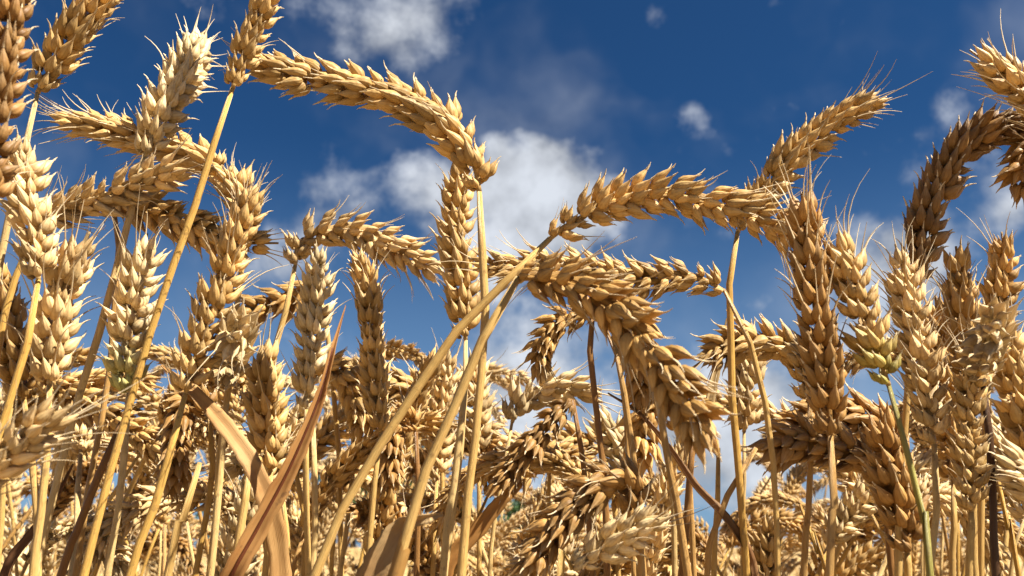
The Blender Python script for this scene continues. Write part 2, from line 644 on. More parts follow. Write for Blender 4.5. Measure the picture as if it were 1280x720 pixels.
def stalk(label, ear, stem, scale=1.0, tone='gold', stemc='straw', roll=0.0, twist=.5, awn=0, rad=1.45, group=None, seed=None,
          low=False, joined=False, tint_base=None, spacing=3.8, name='wheat_stalk', cat='wheat', node_at=None):
    """one wheat stalk = stem + ear of spikelets; ear and stem are given as world points (ear from base to tip)"""
    r = random.Random(seed if seed is not None else label)
    spts = stem_to_ground([Vector(p) for p in stem], r)
    base = Vector(spts[-1])
    base.z = 0.0
    root = bpy.data.objects.new(name, None)
    root.empty_display_size = EMPTY_SIZE
    COL.objects.link(root)
    root.location = base
    root['label'] = label
    root['category'] = cat
    if group:
        root['group'] = group
    g, spath = make_stem_mesh(spts, rad * MM * (scale ** .3), r)
    sc = jit(STEMC[stemc] if isinstance(stemc, str) else stemc, .08, r)
    ob('stem', g.mesh('stem', M_STEM, base), root, (0, 0, 0), sc)
    if node_at:
        q = np.cumsum(np.concatenate([[0], np.linalg.norm(np.diff(spath, axis=0), axis=1)]))
        k = int(np.searchsorted(q, node_at))
        if 2 < k < len(spath) - 3:
            rr_ = rad * MM * (scale ** .3)
            sp = catmull(spath[k:], 40)[0]
            k2 = max(8, int(40 * min(1.0, .34 / max(.05, q[-1] - q[k]))))
            sp = sp[:k2]
            ng = Geo()
            wid = 1.10 + .16 * np.minimum(1, np.linspace(0, 4, k2)) + .06 * np.sin(np.linspace(0, 9, k2) + r.random() * 6)
            tube(ng, sp + np.array([.15, -.2, 0]) * rr_ * np.minimum(1, np.linspace(0, 5, k2))[:, None], wid * rr_, 9, .5, 30.0, False)
            dr = sp[0] - sp[1]
            for a_ in range(9):                                   # ragged upper edge
                ng.v[0][a_] += dr / np.linalg.norm(dr) * r.uniform(-.5, 4.5) * MM
            ob('leaf_sheath', ng.mesh('leaf_sheath', M_LEAF, base), root, (0, 0, 0), tuple(x_ * f_ for x_, f_ in zip(sc, r.choice([(.86, .80, .74), (.96, .98, 1.1), (.75, .66, .58)]))))
    if ear is None:
        return root
    tn = jit(TONE[tone] if isinstance(tone, str) else tone, .05, r)
    path, L, fr = spikelet_frames(ear, scale, roll, twist, r, spacing)
    e0 = Vector(path[0])
    grad = r.uniform(-.1, .35)
    rg = Geo()
    zig = path.copy()
    tube(rg, zig, np.linspace(.95, .45, len(path)) * MM * scale, 6, .5, 30.0)
    if joined:
        for m, s in fr:
            mode = 1 if (awn and r.random() < .3) or s > .93 else 0
            low_geo(rg, m, mode, r)
        eo = ob('ear', rg.mesh('ear', M_HUSK, e0), root, e0 - base, tn)
    else:
        eo = ob('ear', rg.mesh('ear', M_STEM, e0), root, e0 - base, tn)
        lib = SPK_LOW if low else SPK
        for m, s in fr:
            mode = 0
            x = r.random()
            if s > .9:
                mode = 2 if (awn and not low) else 1
            elif s > .7 and awn and not low and x < .38:
                mode = 2
            elif awn and x < .22 * awn:
                mode = 1
            if awn >= 2 and not low and r.random() < .2 + s * .25:
                mode = 2
            me = r.choice(lib[mode])
            c = jit(tn, .15, r)
            c = tuple(min(.86, q_ * (1 + grad * (s - .5))) for q_ in c)
            if tint_base and s < .3:
                k = 1 - s / .3
                c = tuple(c[i] * (1 - k) + tint_base[i] * k for i in range(3))
            so = ob('spikelet', me, eo, color=c)
            so.matrix_basis = Matrix.Translation(-e0) @ m
    STALKS.append((root, label))
    return root


LOWARR = {}
for mode in (0, 1):
    LOWARR[mode] = []
    for k in range(4):
        g = Geo()
        spikelet_geo(g, 500 + 100 * mode + k, mode, 5, 5, rich=True)
        LOWARR[mode].append(g.arrays())
TINY = []
for k in range(4):
    g = Geo()
    spikelet_geo(g, 700 + k, 0, 4, 4, rich=(k % 2 == 0))
    TINY.append(g.arrays())


def low_geo(g, m, mode, r):
    v, f, hu, hv, hr = r.choice(LOWARR[mode])
    M = np.array(m)
    g.add(v @ M[:3, :3].T + M[:3, 3], f, hu, hv, 0)
    g.hr[-1] = np.clip(hr * .8 + r.random() * .2, 0, 1)


# ------------------------------------------------------------------ ground and far setting
def grid_mesh(name, x0, x1, y0, y1, nx, ny, zf, mat):
    xs = np.linspace(x0, x1, nx)
    ys = np.linspace(y0, y1, ny)
    v = [(x, y, zf(x, y)) for y in ys for x in xs]
    f = [(j * nx + i, j * nx + i + 1, (j + 1) * nx + i + 1, (j + 1) * nx + i) for j in range(ny - 1) for i in range(nx - 1)]
    me = bpy.data.meshes.new(name)
    me.from_pydata(v, [], f)
    me.materials.append(mat)
    return me


gr = ob('ground', grid_mesh('ground', -2500, 2500, -2500, 2500, 3, 3, lambda x, y: 0.0, M_SOIL))
gr['kind'] = 'structure'

# ------------------------------------------------------------------ the stalks one can follow one by one
GROUP = 'ripe wheat stalks of the field'


def W3(lst, Y):
    return [P(q[0], q[1], Y + (q[2] if len(q) > 2 else 0)) for q in lst]


HN = random.Random(3)


def H(label, Y, ear, stem, **kw):
    e = W3(ear, Y) if ear else None
    s = W3(([ear[0]] if ear else []) + stem, Y)
    kw['scale'] = kw.get('scale', 1.0) * .94
    kw.setdefault('node_at', HN.choice([None, .10, .13, .16, .19]))
    return stalk(label, e, s, group=GROUP, **kw)


PI = math.pi
# --- the great arches against the sky
arch = H('golden ear arching left across the blue sky from an upright stem left of the cloud', .272,
  [(599, 240), (592, 205), (565, 163), (515, 130), (455, 110), (392, 98), (340, 84, .003), (312, 76, .008)],
  [(603, 300), (606, 365), (600, 470), (587, 600), (577, 725)], scale=1.05, tone='gold', roll=.4, twist=.4, awn=1, rad=1.65, node_at=None, spacing=3.8)
H('golden ear rising out of the top edge on a long slanting yellow stem', .262,
  [(291, 110), (303, 72), (320, 32), (335, -8), (350, -62), (362, -120)],
  [(262, 200), (222, 318), (180, 440), (140, 590), (103, 725)], scale=.84, tone='gold', stemc='yellow', roll=1.1, awn=1, rad=1.5)
H('golden ear arching right over the tangle on a thick stem that crosses from bottom centre', .262,
  [(688, 298), (718, 276), (768, 254), (830, 245), (890, 256), (950, 273), (1000, 296), (1028, 335)],
  [(662, 328), (610, 374), (545, 450), (470, 568), (390, 728)], scale=.88, tone='gold', stemc='straw', roll=.35, twist=.5, awn=1, rad=1.8, node_at=None)
droop = H('large shaded ear drooping to the lower right with fanned long whiskers at its tip', .228,
  [(648, 347), (700, 352, -.004), (752, 374, -.008), (800, 418, -.012), (838, 470, -.016), (868, 520, -.02), (898, 572, -.026)],
  [(626, 374), (592, 452), (548, 566), (492, 728)], scale=.86, tone='amber', stemc='straw', roll=.25, twist=.3, awn=2, rad=1.75, node_at=.075)
H('slender ear lying level to the left, hung from a kinked stem right of the tangle', .285,
  [(906, 364), (868, 346), (805, 350), (745, 338), (690, 332), (628, 336), (585, 322)],
  [(922, 392), (946, 455), (965, 560), (973, 725)], scale=.78, tone='gold', roll=.2, awn=1, rad=1.3)
H('golden ear pointing up to the right into clear blue sky', .298,
  [(922, 290), (950, 246), (990, 196), (1045, 152), (1108, 120)],
  [(917, 310), (912, 400), (920, 560), (936, 725)], scale=.92, tone='gold', stemc='yellow', roll=.9, awn=1, rad=1.6)
# --- upper left
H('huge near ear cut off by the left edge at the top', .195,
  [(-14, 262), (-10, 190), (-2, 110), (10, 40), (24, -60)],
  [(-20, 330), (-30, 500), (-40, 740)], scale=.82, tone='dark', roll=.9, awn=1)  # dark tone paints in the shadow this ear stands in
H('amber ear leaning right out of the top left corner on a short bent stem', .27,
  [(47, 116), (66, 82), (95, 40), (128, -4), (160, -60)],
  [(43, 150), (28, 200), (8, 290), (-15, 420)], scale=.98, tone='gold', stemc='pale', roll=1.0, awn=1, rad=1.4)
H('bright cream ear standing upright on a forked pale stem, upper left', .275,
  [(181, 196), (198, 152), (221, 110, .006), (240, 74, .016), (250, 54, .034)],
  [(172, 232), (153, 300), (128, 405), (98, 505), (42, 728)], scale=1.0, tone='cream', stemc='pale', roll=.7, awn=1, rad=1.5)
H('slim ear bowed over to the left, its thin tip against the sky, upper left', .30,
  [(312, 285), (293, 232), (255, 198), (195, 180), (125, 158), (63, 152)],
  [(300, 350), (292, 440), (275, 560), (262, 728)], scale=.92, tone='gold', roll=.3, awn=2, rad=1.3)
H('plump pale ear lying to the right below the slim bowed ear, left side', .268,
  [(48, 276), (90, 258), (140, 240), (190, 222), (243, 212)],
  [(30, 310), (12, 375), (-10, 470)], scale=.8, tone='pale', stemc='yellow', roll=.3, awn=2)
H('narrow ear sloping down to the right behind the long yellow stem', .29,
  [(140, 244), (185, 262), (240, 280), (295, 302), (348, 304)],
  [(150, 290), (146, 360), (135, 470), (112, 600), (92, 728)], scale=.88, tone='gold', stemc='tan', roll=.25, awn=1, rad=1.3)
H('pale upright ear on a leaning yellow stem near the left edge', .25,
  [(48, 350), (46, 305), (36, 255), (27, 205), (24, 170)],
  [(36, 425), (4, 535), (-35, 660)], scale=.84, tone='pale', stemc='yellow', roll=.4, awn=1, rad=1.45)
H('full ear with whiskers to the right, just right of the leaning yellow stem at left', .262,
  [(62, 480), (66, 420), (78, 365), (96, 320), (112, 290)],
  [(60, 540), (52, 640), (40, 740)], scale=1.0, tone='pale', roll=1.0, awn=2)
H('dull ear cut by the left edge beside the leaning yellow stem', .30,
  [(30, 500), (18, 440), (5, 380), (-12, 330)], [(40, 560), (48, 728)], scale=1.0, tone='amber', roll=.9)
H('upright cream ear with a greenish foot, left of the long slanting yellow stem', .272,
  [(161, 492), (158, 440), (166, 385), (176, 335), (184, 292)],
  [(160, 540), (148, 640), (132, 735)], scale=.86, tone='cream', stemc='pale', roll=.35, awn=1, tint_base=(.42, .40, .13))
H('tall shaded ear bending up to whiskered bright husks, right of the long yellow stem', .262,
  [(232, 492), (246, 440), (272, 372), (294, 306), (316, 252), (326, 228)],
  [(226, 510), (214, 560), (192, 640), (160, 728)], scale=.82, tone='gold', stemc='yellow', roll=.55, awn=2, rad=1.6)
H('frayed white ear facing the viewer on a straight pale stem by the folded leaf', .30,
  [(286, 474), (288, 452, -.014), (292, 425, -.034), (296, 400, -.052)],
  [(280, 560), (270, 660), (262, 728)], scale=.95, tone='cream', stemc='pale', roll=1.0, awn=1, spacing=5.2)
H('brown ear lying level behind the pale stem, left of the small arch', .40,
  [(398, 360), (362, 374), (322, 388), (280, 404)], [(408, 400), (420, 520), (428, 728)], scale=1.05, tone='amber', roll=.4)
H('pale small arch of an ear bending over to the right, left of centre', .37,
  [(369, 332), (376, 305), (405, 289), (455, 292), (508, 318), (556, 346)],
  [(362, 370), (344, 432), (322, 520), (300, 640), (290, 728)], scale=1.02, tone='pale', stemc='straw', roll=.3, awn=1, rad=1.6)
H('plump cream ear standing upright under the small pale arch', .30,
  [(383, 512), (388, 450), (394, 395), (398, 345), (394, 305)], [(382, 580), (385, 728)], scale=.78, tone='cream', roll=.5, awn=1)
H('golden upright ear right of the plump cream one, its top bent left', .33,
  [(476, 540), (470, 475), (464, 410), (458, 355), (440, 306)], [(470, 590), (458, 728)], scale=.86, tone='gold', roll=1.2, awn=1)
H('tall ear standing behind the stem of the left arch, before the cloud', .31,
  [(582, 425), (578, 370), (572, 305), (573, 250), (572, 196)], [(583, 470), (577, 560), (556, 728)], scale=.94, tone='gold', stemc='pale', roll=.7, awn=1, rad=1.3)
# --- right side
H('dark full ear standing upright below the end of the right hand arch', .245,
  [(1038, 545), (1034, 485), (1024, 420), (1015, 360), (1008, 300), (1002, 240)],
  [(1042, 600), (1040, 660), (1034, 735)], scale=.94, tone='brown', stemc='tan', roll=1.35, twist=.2, awn=2)  # shade lying on this ear is put into its brown tone
H('greenish gold ear on a curved green stem, leaning left', .246,
  [(1111, 482), (1096, 440), (1076, 390), (1060, 340), (1046, 292)],
  [(1128, 540), (1148, 612), (1160, 680), (1166, 735)], scale=.80, tone='gold', stemc=(.37, .325, .085), roll=.4, awn=1, tint_base=(.42, .38, .09), rad=1.25, node_at=None)
H('bright pale ear with long whiskers standing beside the curved green stem', .27,
  [(1168, 556), (1161, 500), (1150, 440), (1138, 385), (1127, 335), (1119, 305)],
  [(1172, 610), (1170, 670), (1162, 735)], scale=.80, tone='pale', stemc='pale', roll=.3, awn=2)
H('dark ear curving up to the right edge against deep blue sky', .288,
  [(1142, 360), (1154, 300), (1172, 240), (1205, 188), (1250, 160), (1300, 150)],
  [(1138, 430), (1130, 560), (1122, 735)], scale=.97, tone='dark', roll=1.0, twist=.2, awn=0)  # shading from stalks further right, given as a darker husk tone
H('golden ear hanging in from the top right corner, long whiskers pointing left', .272,
  [(1345, 250), (1335, 190), (1302, 138), (1262, 100), (1212, 62)],
  [(1350, 320), (1358, 500), (1362, 740)], scale=1.02, tone='gold', roll=.8, awn=2)
H('brown ear tip hanging at the right edge below the corner ear', .29,
  [(1362, 140), (1325, 140), (1292, 168), (1278, 212), (1282, 262)],
  [(1385, 200), (1398, 400), (1400, 740)], scale=.95, tone='brown', roll=.6)
H('amber ear with a blunt top and fine whiskers, right of the dark curving ear', .30,
  [(1213, 490), (1208, 440), (1203, 385), (1199, 345), (1195, 308)], [(1216, 560), (1220, 735)], scale=1.0, tone='amber', roll=1.1, awn=2)
H('slender amber ear at far right with a whisker like a hook', .33,
  [(1236, 480), (1243, 420), (1250, 365), (1255, 322), (1252, 290)], [(1232, 560), (1226, 735)], scale=.88, tone='amber', roll=.7, awn=1)
H('frayed white ear facing the viewer above a dark brown straw, far right', .262,
  [(1228, 470), (1232, 440, -.012), (1238, 410, -.026), (1240, 385, -.04)], [(1236, 540), (1243, 640), (1246, 735)], scale=.85, tone='cream', stemc='dark', roll=.9, awn=1, spacing=5.4, rad=1.5)
H('long ear with plump separate husks, left of the dark brown straw', .262,
  [(1214, 640), (1213, 580), (1212, 520), (1216, 460), (1222, 415)], [(1214, 690), (1212, 740)], scale=.66, tone='gold', stemc='straw', roll=.2, awn=1)
H('amber ear at the right edge, right of the dark brown straw', .285,
  [(1292, 590), (1282, 530), (1268, 475), (1252, 420), (1244, 392)], [(1298, 660), (1300, 740)], scale=.95, tone='gold', roll=.8, awn=1)
H('pale husks poking in from the right edge, low down', .26,
  [(1335, 640), (1300, 606), (1268, 580), (1245, 560)], [(1345, 680), (1350, 740)], scale=.95, tone='cream', roll=.5, awn=1)
H('level bowed ear with bright round husks on top, right of the drooping ear', .315,
  [(1012, 500), (1002, 450), (968, 428), (915, 430), (862, 462)], [(1014, 560), (1010, 660), (1004, 735)], scale=.96, tone='gold', roll=.35, awn=1, stemc='tan')
H('small pale ear in the gap of sky beside the two thin straight stems', .36,
  [(930, 540), (932, 515), (936, 480), (936, 440), (930, 405)], [(930, 600), (928, 735)], scale=.9, tone='pale', roll=.4, stemc='pale', rad=1.1)
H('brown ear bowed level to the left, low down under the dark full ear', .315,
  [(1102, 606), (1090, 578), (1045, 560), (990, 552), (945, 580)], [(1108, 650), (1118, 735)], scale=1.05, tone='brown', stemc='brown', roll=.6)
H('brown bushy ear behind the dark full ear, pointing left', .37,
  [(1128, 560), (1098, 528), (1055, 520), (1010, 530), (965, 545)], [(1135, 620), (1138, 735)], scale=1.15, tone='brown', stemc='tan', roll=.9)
H('amber ear between the bright pale ear and the plump separate one', .33,
  [(1192, 600), (1188, 545), (1182, 480), (1176, 420), (1170, 370)], [(1192, 660), (1190, 735)], scale=1.05, tone='amber', roll=.9, awn=1)
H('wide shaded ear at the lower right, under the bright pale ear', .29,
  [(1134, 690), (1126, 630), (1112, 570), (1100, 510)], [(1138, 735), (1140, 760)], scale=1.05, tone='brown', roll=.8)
# --- centre tangle
H('short ear hooked down to the left under the tangle', .31,
  [(748, 390), (722, 392), (694, 406), (676, 438), (676, 480)], [(766, 420), (782, 520), (792, 735)], scale=.72, tone='amber', stemc='tan', roll=.5, awn=1, rad=1.2)
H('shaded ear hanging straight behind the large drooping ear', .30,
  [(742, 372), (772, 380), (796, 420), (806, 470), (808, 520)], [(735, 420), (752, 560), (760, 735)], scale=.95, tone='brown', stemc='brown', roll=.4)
H('bright bushy ear arching right on a thin white stem in the open gap', .36,
  [(640, 528), (650, 506), (678, 488), (715, 486), (752, 496)], [(630, 580), (618, 650), (612, 735)], scale=1.02, tone='cream', stemc='pale', roll=.6, awn=1, rad=1.1)
H('dark ear slanting down to the left below the bright bushy one', .34,
  [(716, 500), (698, 515), (668, 552), (638, 590), (612, 622)], [(726, 560), (735, 640), (742, 735)], scale=.85, tone='brown', stemc='brown', roll=.9)  # brown tone stands in for the shadow on this ear
H('large dark ear nodding to the lower left at the bottom, right of centre', .262,
  [(796, 640), (788, 604), (756, 602), (716, 634), (680, 682), (648, 732)], [(800, 690), (804, 740)], scale=.85, tone='brown', stemc='tan', roll=.8, awn=1)  # ear coloured brown to look shaded
H('pale ear pointing right at the bottom, its tip beside three stems', .255,
  [(716, 712), (745, 690), (785, 668), (836, 642)], [(700, 740), (696, 780)], scale=.8, tone='cream', roll=.7, awn=1, spacing=4.8)
H('bright spiky ear leaning left behind the stems under the drooping ear', .40,
  [(792, 606), (780, 572), (762, 540), (744, 506)], [(796, 660), (798, 735)], scale=1.1, tone='cream', roll=.8, awn=1)
H('bowed ear low in the gap between the thin stem and the large dark ear', .42,
  [(752, 560), (722, 552), (690, 562), (655, 586), (628, 620)], [(766, 610), (775, 735)], scale=1.05, tone='gold', roll=.4, awn=1)
H('golden ear hanging down behind the three stems right of centre', .36,
  [(856, 540), (838, 500), (812, 505), (802, 545), (800, 600)], [(862, 620), (868, 735)], scale=1.0, tone='amber', stemc='tan', roll=.5)
# --- lower left and centre
H('near blurred pale ear with long whiskers coming in from the left edge', .20,
  [(-70, 640), (-30, 600), (10, 566), (50, 534), (88, 506)], [(-90, 690), (-100, 760)], scale=.8, tone='pale', roll=.6, awn=2)
H('knobbly ear sagging to the right between the pale and the yellow stem, lower left', .36,
  [(22, 468), (52, 470), (96, 496), (144, 524), (186, 552), (200, 580)], [(10, 520), (2, 640), (-5, 735)], scale=.92, tone='gold', roll=.3)
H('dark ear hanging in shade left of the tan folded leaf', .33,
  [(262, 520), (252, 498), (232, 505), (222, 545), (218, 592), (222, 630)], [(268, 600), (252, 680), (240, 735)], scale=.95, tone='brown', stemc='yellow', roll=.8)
H('grey gold ear right of the frayed white ear, behind the tan leaves', .32,
  [(338, 590), (336, 545), (332, 500), (330, 462), (334, 425)], [(336, 660), (330, 735)], scale=1.05, tone='gold', roll=1.0, awn=1)
H('ear bowed down to the right with bright round husks, under the golden upright one', .39,
  [(388, 480), (398, 460), (428, 466), (450, 506), (452, 558)], [(384, 540), (380, 735)], scale=1.1, tone='gold', roll=.3)
H('slender whiskered ear standing behind the two crossing stems', .40,
  [(546, 600), (548, 555), (553, 510), (558, 465), (560, 440)], [(544, 660), (540, 735)], scale=.88, tone='pale', roll=.5, awn=2)
H('pale ear seen between the crossing stem and the arch stem', .42,
  [(598, 570), (596, 525), (593, 480), (592, 440)], [(598, 640), (600, 735)], scale=.95, tone='pale', roll=.4, awn=1)
H('bushy pale ear nodding right, just right of the arch stem low down', .44,
  [(570, 560), (580, 538), (606, 540), (625, 570), (632, 610)], [(566, 640), (560, 735)], scale=1.1, tone='pale', roll=.5, awn=1)
H('gold ear bowed to the left behind the thick crossing stem', .42,
  [(545, 520), (530, 490), (498, 484), (468, 502), (450, 530)], [(552, 580), (556, 735)], scale=1.05, tone='gold', roll=.4, awn=1)
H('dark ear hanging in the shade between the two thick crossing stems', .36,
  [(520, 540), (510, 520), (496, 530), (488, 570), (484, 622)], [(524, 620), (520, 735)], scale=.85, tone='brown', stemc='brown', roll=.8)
H('bright tilted ear peeping over the tan folded leaf', .38,
  [(352, 610), (340, 585), (318, 572), (290, 580), (268, 600)], [(358, 660), (362, 735)], scale=1.0, tone='cream', roll=.4, awn=1)
H('pale bent ear above the foot of the tan ribbed leaf', .45,
  [(420, 640), (424, 610), (440, 590), (470, 600), (488, 630)], [(416, 690), (414, 735)], scale=1.1, tone='pale', roll=.4, awn=1)


# --- straws without an ear in sight
def straw(label, Y, pts, stemc, rad=1.4, **kw):
    r = stalk(label, None, W3(pts, Y), stemc=stemc, rad=rad, name='bare_straw', cat='straw', group='bare straws', **kw)
    return r


straw('dark shaded straw slanting beside the yellow stem, lower left', .285, [(152, 528), (118, 610), (94, 668), (72, 732)], 'brown', 1.6)  # its shade is painted on as a brown stem colour
straw('thin white straw left of the dark shaded straw', .36, [(136, 468), (124, 540), (108, 620), (92, 700), (86, 735)], 'pale', 1.2)
straw('yellow straw with a blunt broken end under the dark hanging ear', .30, [(250, 578), (238, 620), (222, 670), (206, 732)], 'straw', 1.6)
straw('thick tan straw right of the blunt broken one', .30, [(312, 590), (305, 640), (292, 732)], 'straw', 1.7)
straw('pale vertical straw with a knobbed top, right of the tan ribbed leaf', .31, [(391, 528), (393, 600), (393, 670), (390, 735)], 'pale', 1.4)
straw('orange straw leaning left beside the knobbed pale one', .33, [(366, 572), (376, 625), (384, 680), (388, 735)], 'yellow', 1.3)
tanstraw = straw('pale straight straw between the crossing stem and the arch stem', .30, [(583, 470), (575, 540), (563, 640), (552, 732)], 'pale', 1.5)
straw('brown straw seen between the two thick crossing stems', .37, [(474, 556), (468, 620), (458, 735)], 'brown', 1.3)
straw('tan straw under the shaded hanging ear, first of the three right of centre', .29, [(766, 420), (782, 500), (790, 560), (800, 640), (806, 735)], 'tan', 1.3)
straw('pale straw under the large drooping ear, middle of the three', .28, [(806, 440), (822, 490), (832, 560), (846, 640), (862, 735)], 'tan', 1.5)
straw('slanting brown straw rising right behind the yellow stem', .30, [(945, 560), (905, 625), (888, 680), (884, 735)], 'tan', 1.3)
straw('white straw below the tip of the pale ear pointing right', .29, [(838, 600), (842, 650), (844, 735)], 'pale', 1.2)
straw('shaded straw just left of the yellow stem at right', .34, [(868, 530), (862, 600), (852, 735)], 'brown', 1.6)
straw('thin yellow straw with a green tip under the brown bowed ear', .34, [(1000, 630), (1012, 668), (1030, 710), (1040, 735)], 'yellow', 1.0)
straw('thin yellow straw right of the dark brown straw', .30, [(1246, 590), (1256, 640), (1268, 690), (1276, 735)], 'yellow', 1.0)
straw('thin straw slanting left at the far lower right', .33, [(1285, 640), (1270, 690), (1262, 735)], 'pale', .9)
straw('thin pale straw in the gap right of the arch stem', .40, [(688, 560), (686, 620), (684, 735)], 'straw', 1.1)


# --- dry leaves, parts of the straws they grow on
def leaf(parent, label, Y, pts, widths, fold, up, color, curl=0.0, n=44):
    w = W3(pts, Y)
    g = strip_leaf(w, [x * MM for x in widths], fold, up, n=n, curl=curl)
    o = ob('leaf', g.mesh('leaf', M_LEAF, parent.location), parent, (0, 0, 0), color)
    if label:
        o['label'] = label
    return o


def low_end(parent, w=0.30):
    """a spot on the straw's lower stem where a leaf leaves it"""
    return to_pix(Vector((parent.location.x, parent.location.y, w)))


l1 = straw('bent straw carrying the tan leaf folded over to the left', .30, [(352, 700), (350, 735), (348, 800)], 'tan', 1.5)
leaf(l1, 'tan leaf folded at its middle, pointed tip to the upper left', .285,
     [(348, 800, .012), (349, 712, .008), (338, 640), (316, 585, -.004), (290, 545, -.004), (248, 496), (202, 457, .006)],
     [5, 7.2, 7.0, 6.6, 5.8, 4.0, .6], [.2, .25, .3, .35, .35, .5, .5], (.5, -.8, .4), (.54, .33, .13))
l2 = straw('straw carrying the long tan leaf ribbed in red brown', .285, [(280, 735), (276, 800)], 'tan', 1.5)
LP2 = [(262, 790, .01), (288, 722), (322, 660), (362, 585), (398, 500), (416, 435), (432, 382, .004)]
lf2 = leaf(l2, 'long tan leaf folded along a red brown midrib, tip up', .272, LP2,
           [6, 8, 8, 7.6, 6.0, 3.4, .5], [.6, .65, .7, .75, .9, 1.0, 1.1], (.35, -1, .2), (.53, .29, .10))
g = Geo()
mp, _ = catmull(W3([(q[0], q[1], (q[2] if len(q) > 2 else 0) - .0006) for q in LP2[:-1]], .272), 30)
tube(g, mp, np.linspace(.75, .3, 30) * MM, 6, .5, 30.0)
ob('crease', g.mesh('crease', M_STEM, l2.location), lf2, (0, 0, 0), (.22, .07, .03))  # dark tube added to stand for the shaded crease of the leaf
leaf(droop, 'broad torn tan leaf bent at the stem', .236,
     [(440, 790), (462, 726), (486, 682), (508, 656), (530, 648, -.004), (552, 642, .002)],
     [6, 7, 7.5, 6.5, 3, 1.0], [.12, .15, .2, .25, .5, .7], (.1, -1, .15), (.52, .36, .17), curl=.12)
l4 = straw('straw behind the arch stem with an orange curling leaf', .34, [(556, 715), (552, 750), (550, 800)], 'tan', 1.4)
leaf(l4, 'thin orange leaf curling up to the right', .34,
     [(548, 790), (560, 705), (588, 672), (614, 640), (640, 610), (652, 588, .01)],
     [4, 5, 6, 6.5, 5, .6], [.5, .4, .35, .4, .6, .8], (.3, -1, .5), (.50, .27, .08))
l5 = straw('straw with a dark dead leaf crossing down to the right', .30, [(930, 700), (936, 750), (938, 800)], 'brown', 1.5)
leaf(l5, 'dark dead leaf in a thin slanting line', .30,
     [(944, 800), (936, 705), (905, 650), (868, 610), (838, 566), (800, 520), (760, 492, .01)],
     [4, 5, 5, 4.4, 3.4, 2.2, .5], [.9, .9, .9, .9, 1.0, 1.0, 1.0], (.6, -1, .5), (.30, .17, .07))
l6 = straw('straw with a dark brown rolled leaf at the lower left', .32, [(4, 740), (0, 800)], 'brown', 1.5)
leaf(l6, 'dark brown rolled leaf slanting up right', .32,
     [(-6, 800), (14, 712), (44, 668), (70, 628), (92, 580)],
     [5, 6, 6, 4, .6], [.8, .8, .9, 1.0, 1.0], (-.3, -1, .5), (.22, .11, .05))
l8 = straw('straw behind the yellow stem with a slim pale leaf tip', .33, [(898, 560), (896, 640), (892, 740)], 'straw', 1.3)
leaf(l8, 'slim pale leaf pointing up beside the yellow stem', .33, [(882, 560), (884, 510), (896, 450), (908, 398)], [3, 5, 4, .5], [.5, .6, .8, 1.0], (.4, -1, .2), (.52, .38, .18))

# ------------------------------------------------------------------ the ears behind, each a stalk of its own
SKYX = [-60, 0, 100, 200, 300, 400, 500, 560, 605, 640, 665, 700, 760, 800, 850, 880, 925, 960, 1010, 1060, 1110, 1200, 1340]
SKYY = [440, 450, 490, 470, 420, 425, 440, 460, 540, 580, 560, 550, 530, 510, 550, 640, 640, 580, 520, 470, 430, 395, 400]


def crowd_paths(base, yaw, top, bend, L, r, lean):
    """ear and stem points of a stalk that bends over in direction yaw; top = height of its highest point"""
    d = Vector((math.cos(yaw), math.sin(yaw), 0))
    # integrate the ear: angle from the vertical grows from a0 to a0+bend
    a0 = lean
    n = 10
    pts = [Vector((0, 0, 0))]
    for i in range(n):
        a = a0 + bend * ((i + .5) / n) ** .9
        pts.append(pts[-1] + (d * math.sin(a) + Vector((0, 0, math.cos(a)))) * (L / n))
    zt = max(p.z for p in pts)
    # stem under it, coming up with a smaller lean
    st = [Vector((0, 0, 0))]
    for i in range(4):
        a = a0 * (1 - (i + .5) / 4) * .9 + .05
        st.append(st[-1] - (d * math.sin(a) + Vector((0, 0, math.cos(a)))) * .05)
    off = Vector((base[0], base[1], top - zt))
    return [p + off for p in pts], [p + off for p in st]


ORD = ['first', 'second', 'third', 'fourth', 'fifth', 'sixth', 'seventh', 'eighth', 'ninth', 'tenth', 'eleventh', 'twelfth',
       'thirteenth', 'fourteenth', 'fifteenth', 'sixteenth', 'seventeenth', 'eighteenth', 'nineteenth', 'twentieth']
ZONES = [(-999, 130, 'below the near ears at the left edge'), (130, 250, 'behind the long slanting yellow stem'),
         (250, 370, 'behind the tan folded leaf'), (370, 480, 'left of the thick crossing stem'),
         (480, 600, 'between the crossing stem and the arch stem'), (600, 700, 'in the open gap right of the arch stem'),
         (700, 800, 'around the large dark nodding ear'), (800, 910, 'below the large drooping ear'),
         (910, 1010, 'between the yellow stem and the dark full ear'), (1010, 1110, 'behind the dark full ear'),
         (1110, 1200, 'behind the curved green stem'), (1200, 9999, 'by the dark brown straw at right')]
cr = random.Random(5)
spots = []
tries = 0
while len(spots) < 300 and tries < 30000:
    tries += 1
    px = cr.uniform(-30, 1310)
    Y = .36 + .95 * cr.random() ** 1.6
    sy = float(np.interp(px, SKYX, SKYY))
    ty = sy - 10 + 215 * cr.random() ** 1.1
    q = P(px, ty, Y)
    h = q.z - CAM.z
    if not (-.10 < h < .17):
        continue
    if any((q.x - s[0]) ** 2 + (q.y - s[1]) ** 2 < (.026 + .012 * Y) ** 2 for s in spots):
        continue
    spots.append((q.x, q.y, q.z, px))
spots.sort(key=lambda s: s[1])
plan = []
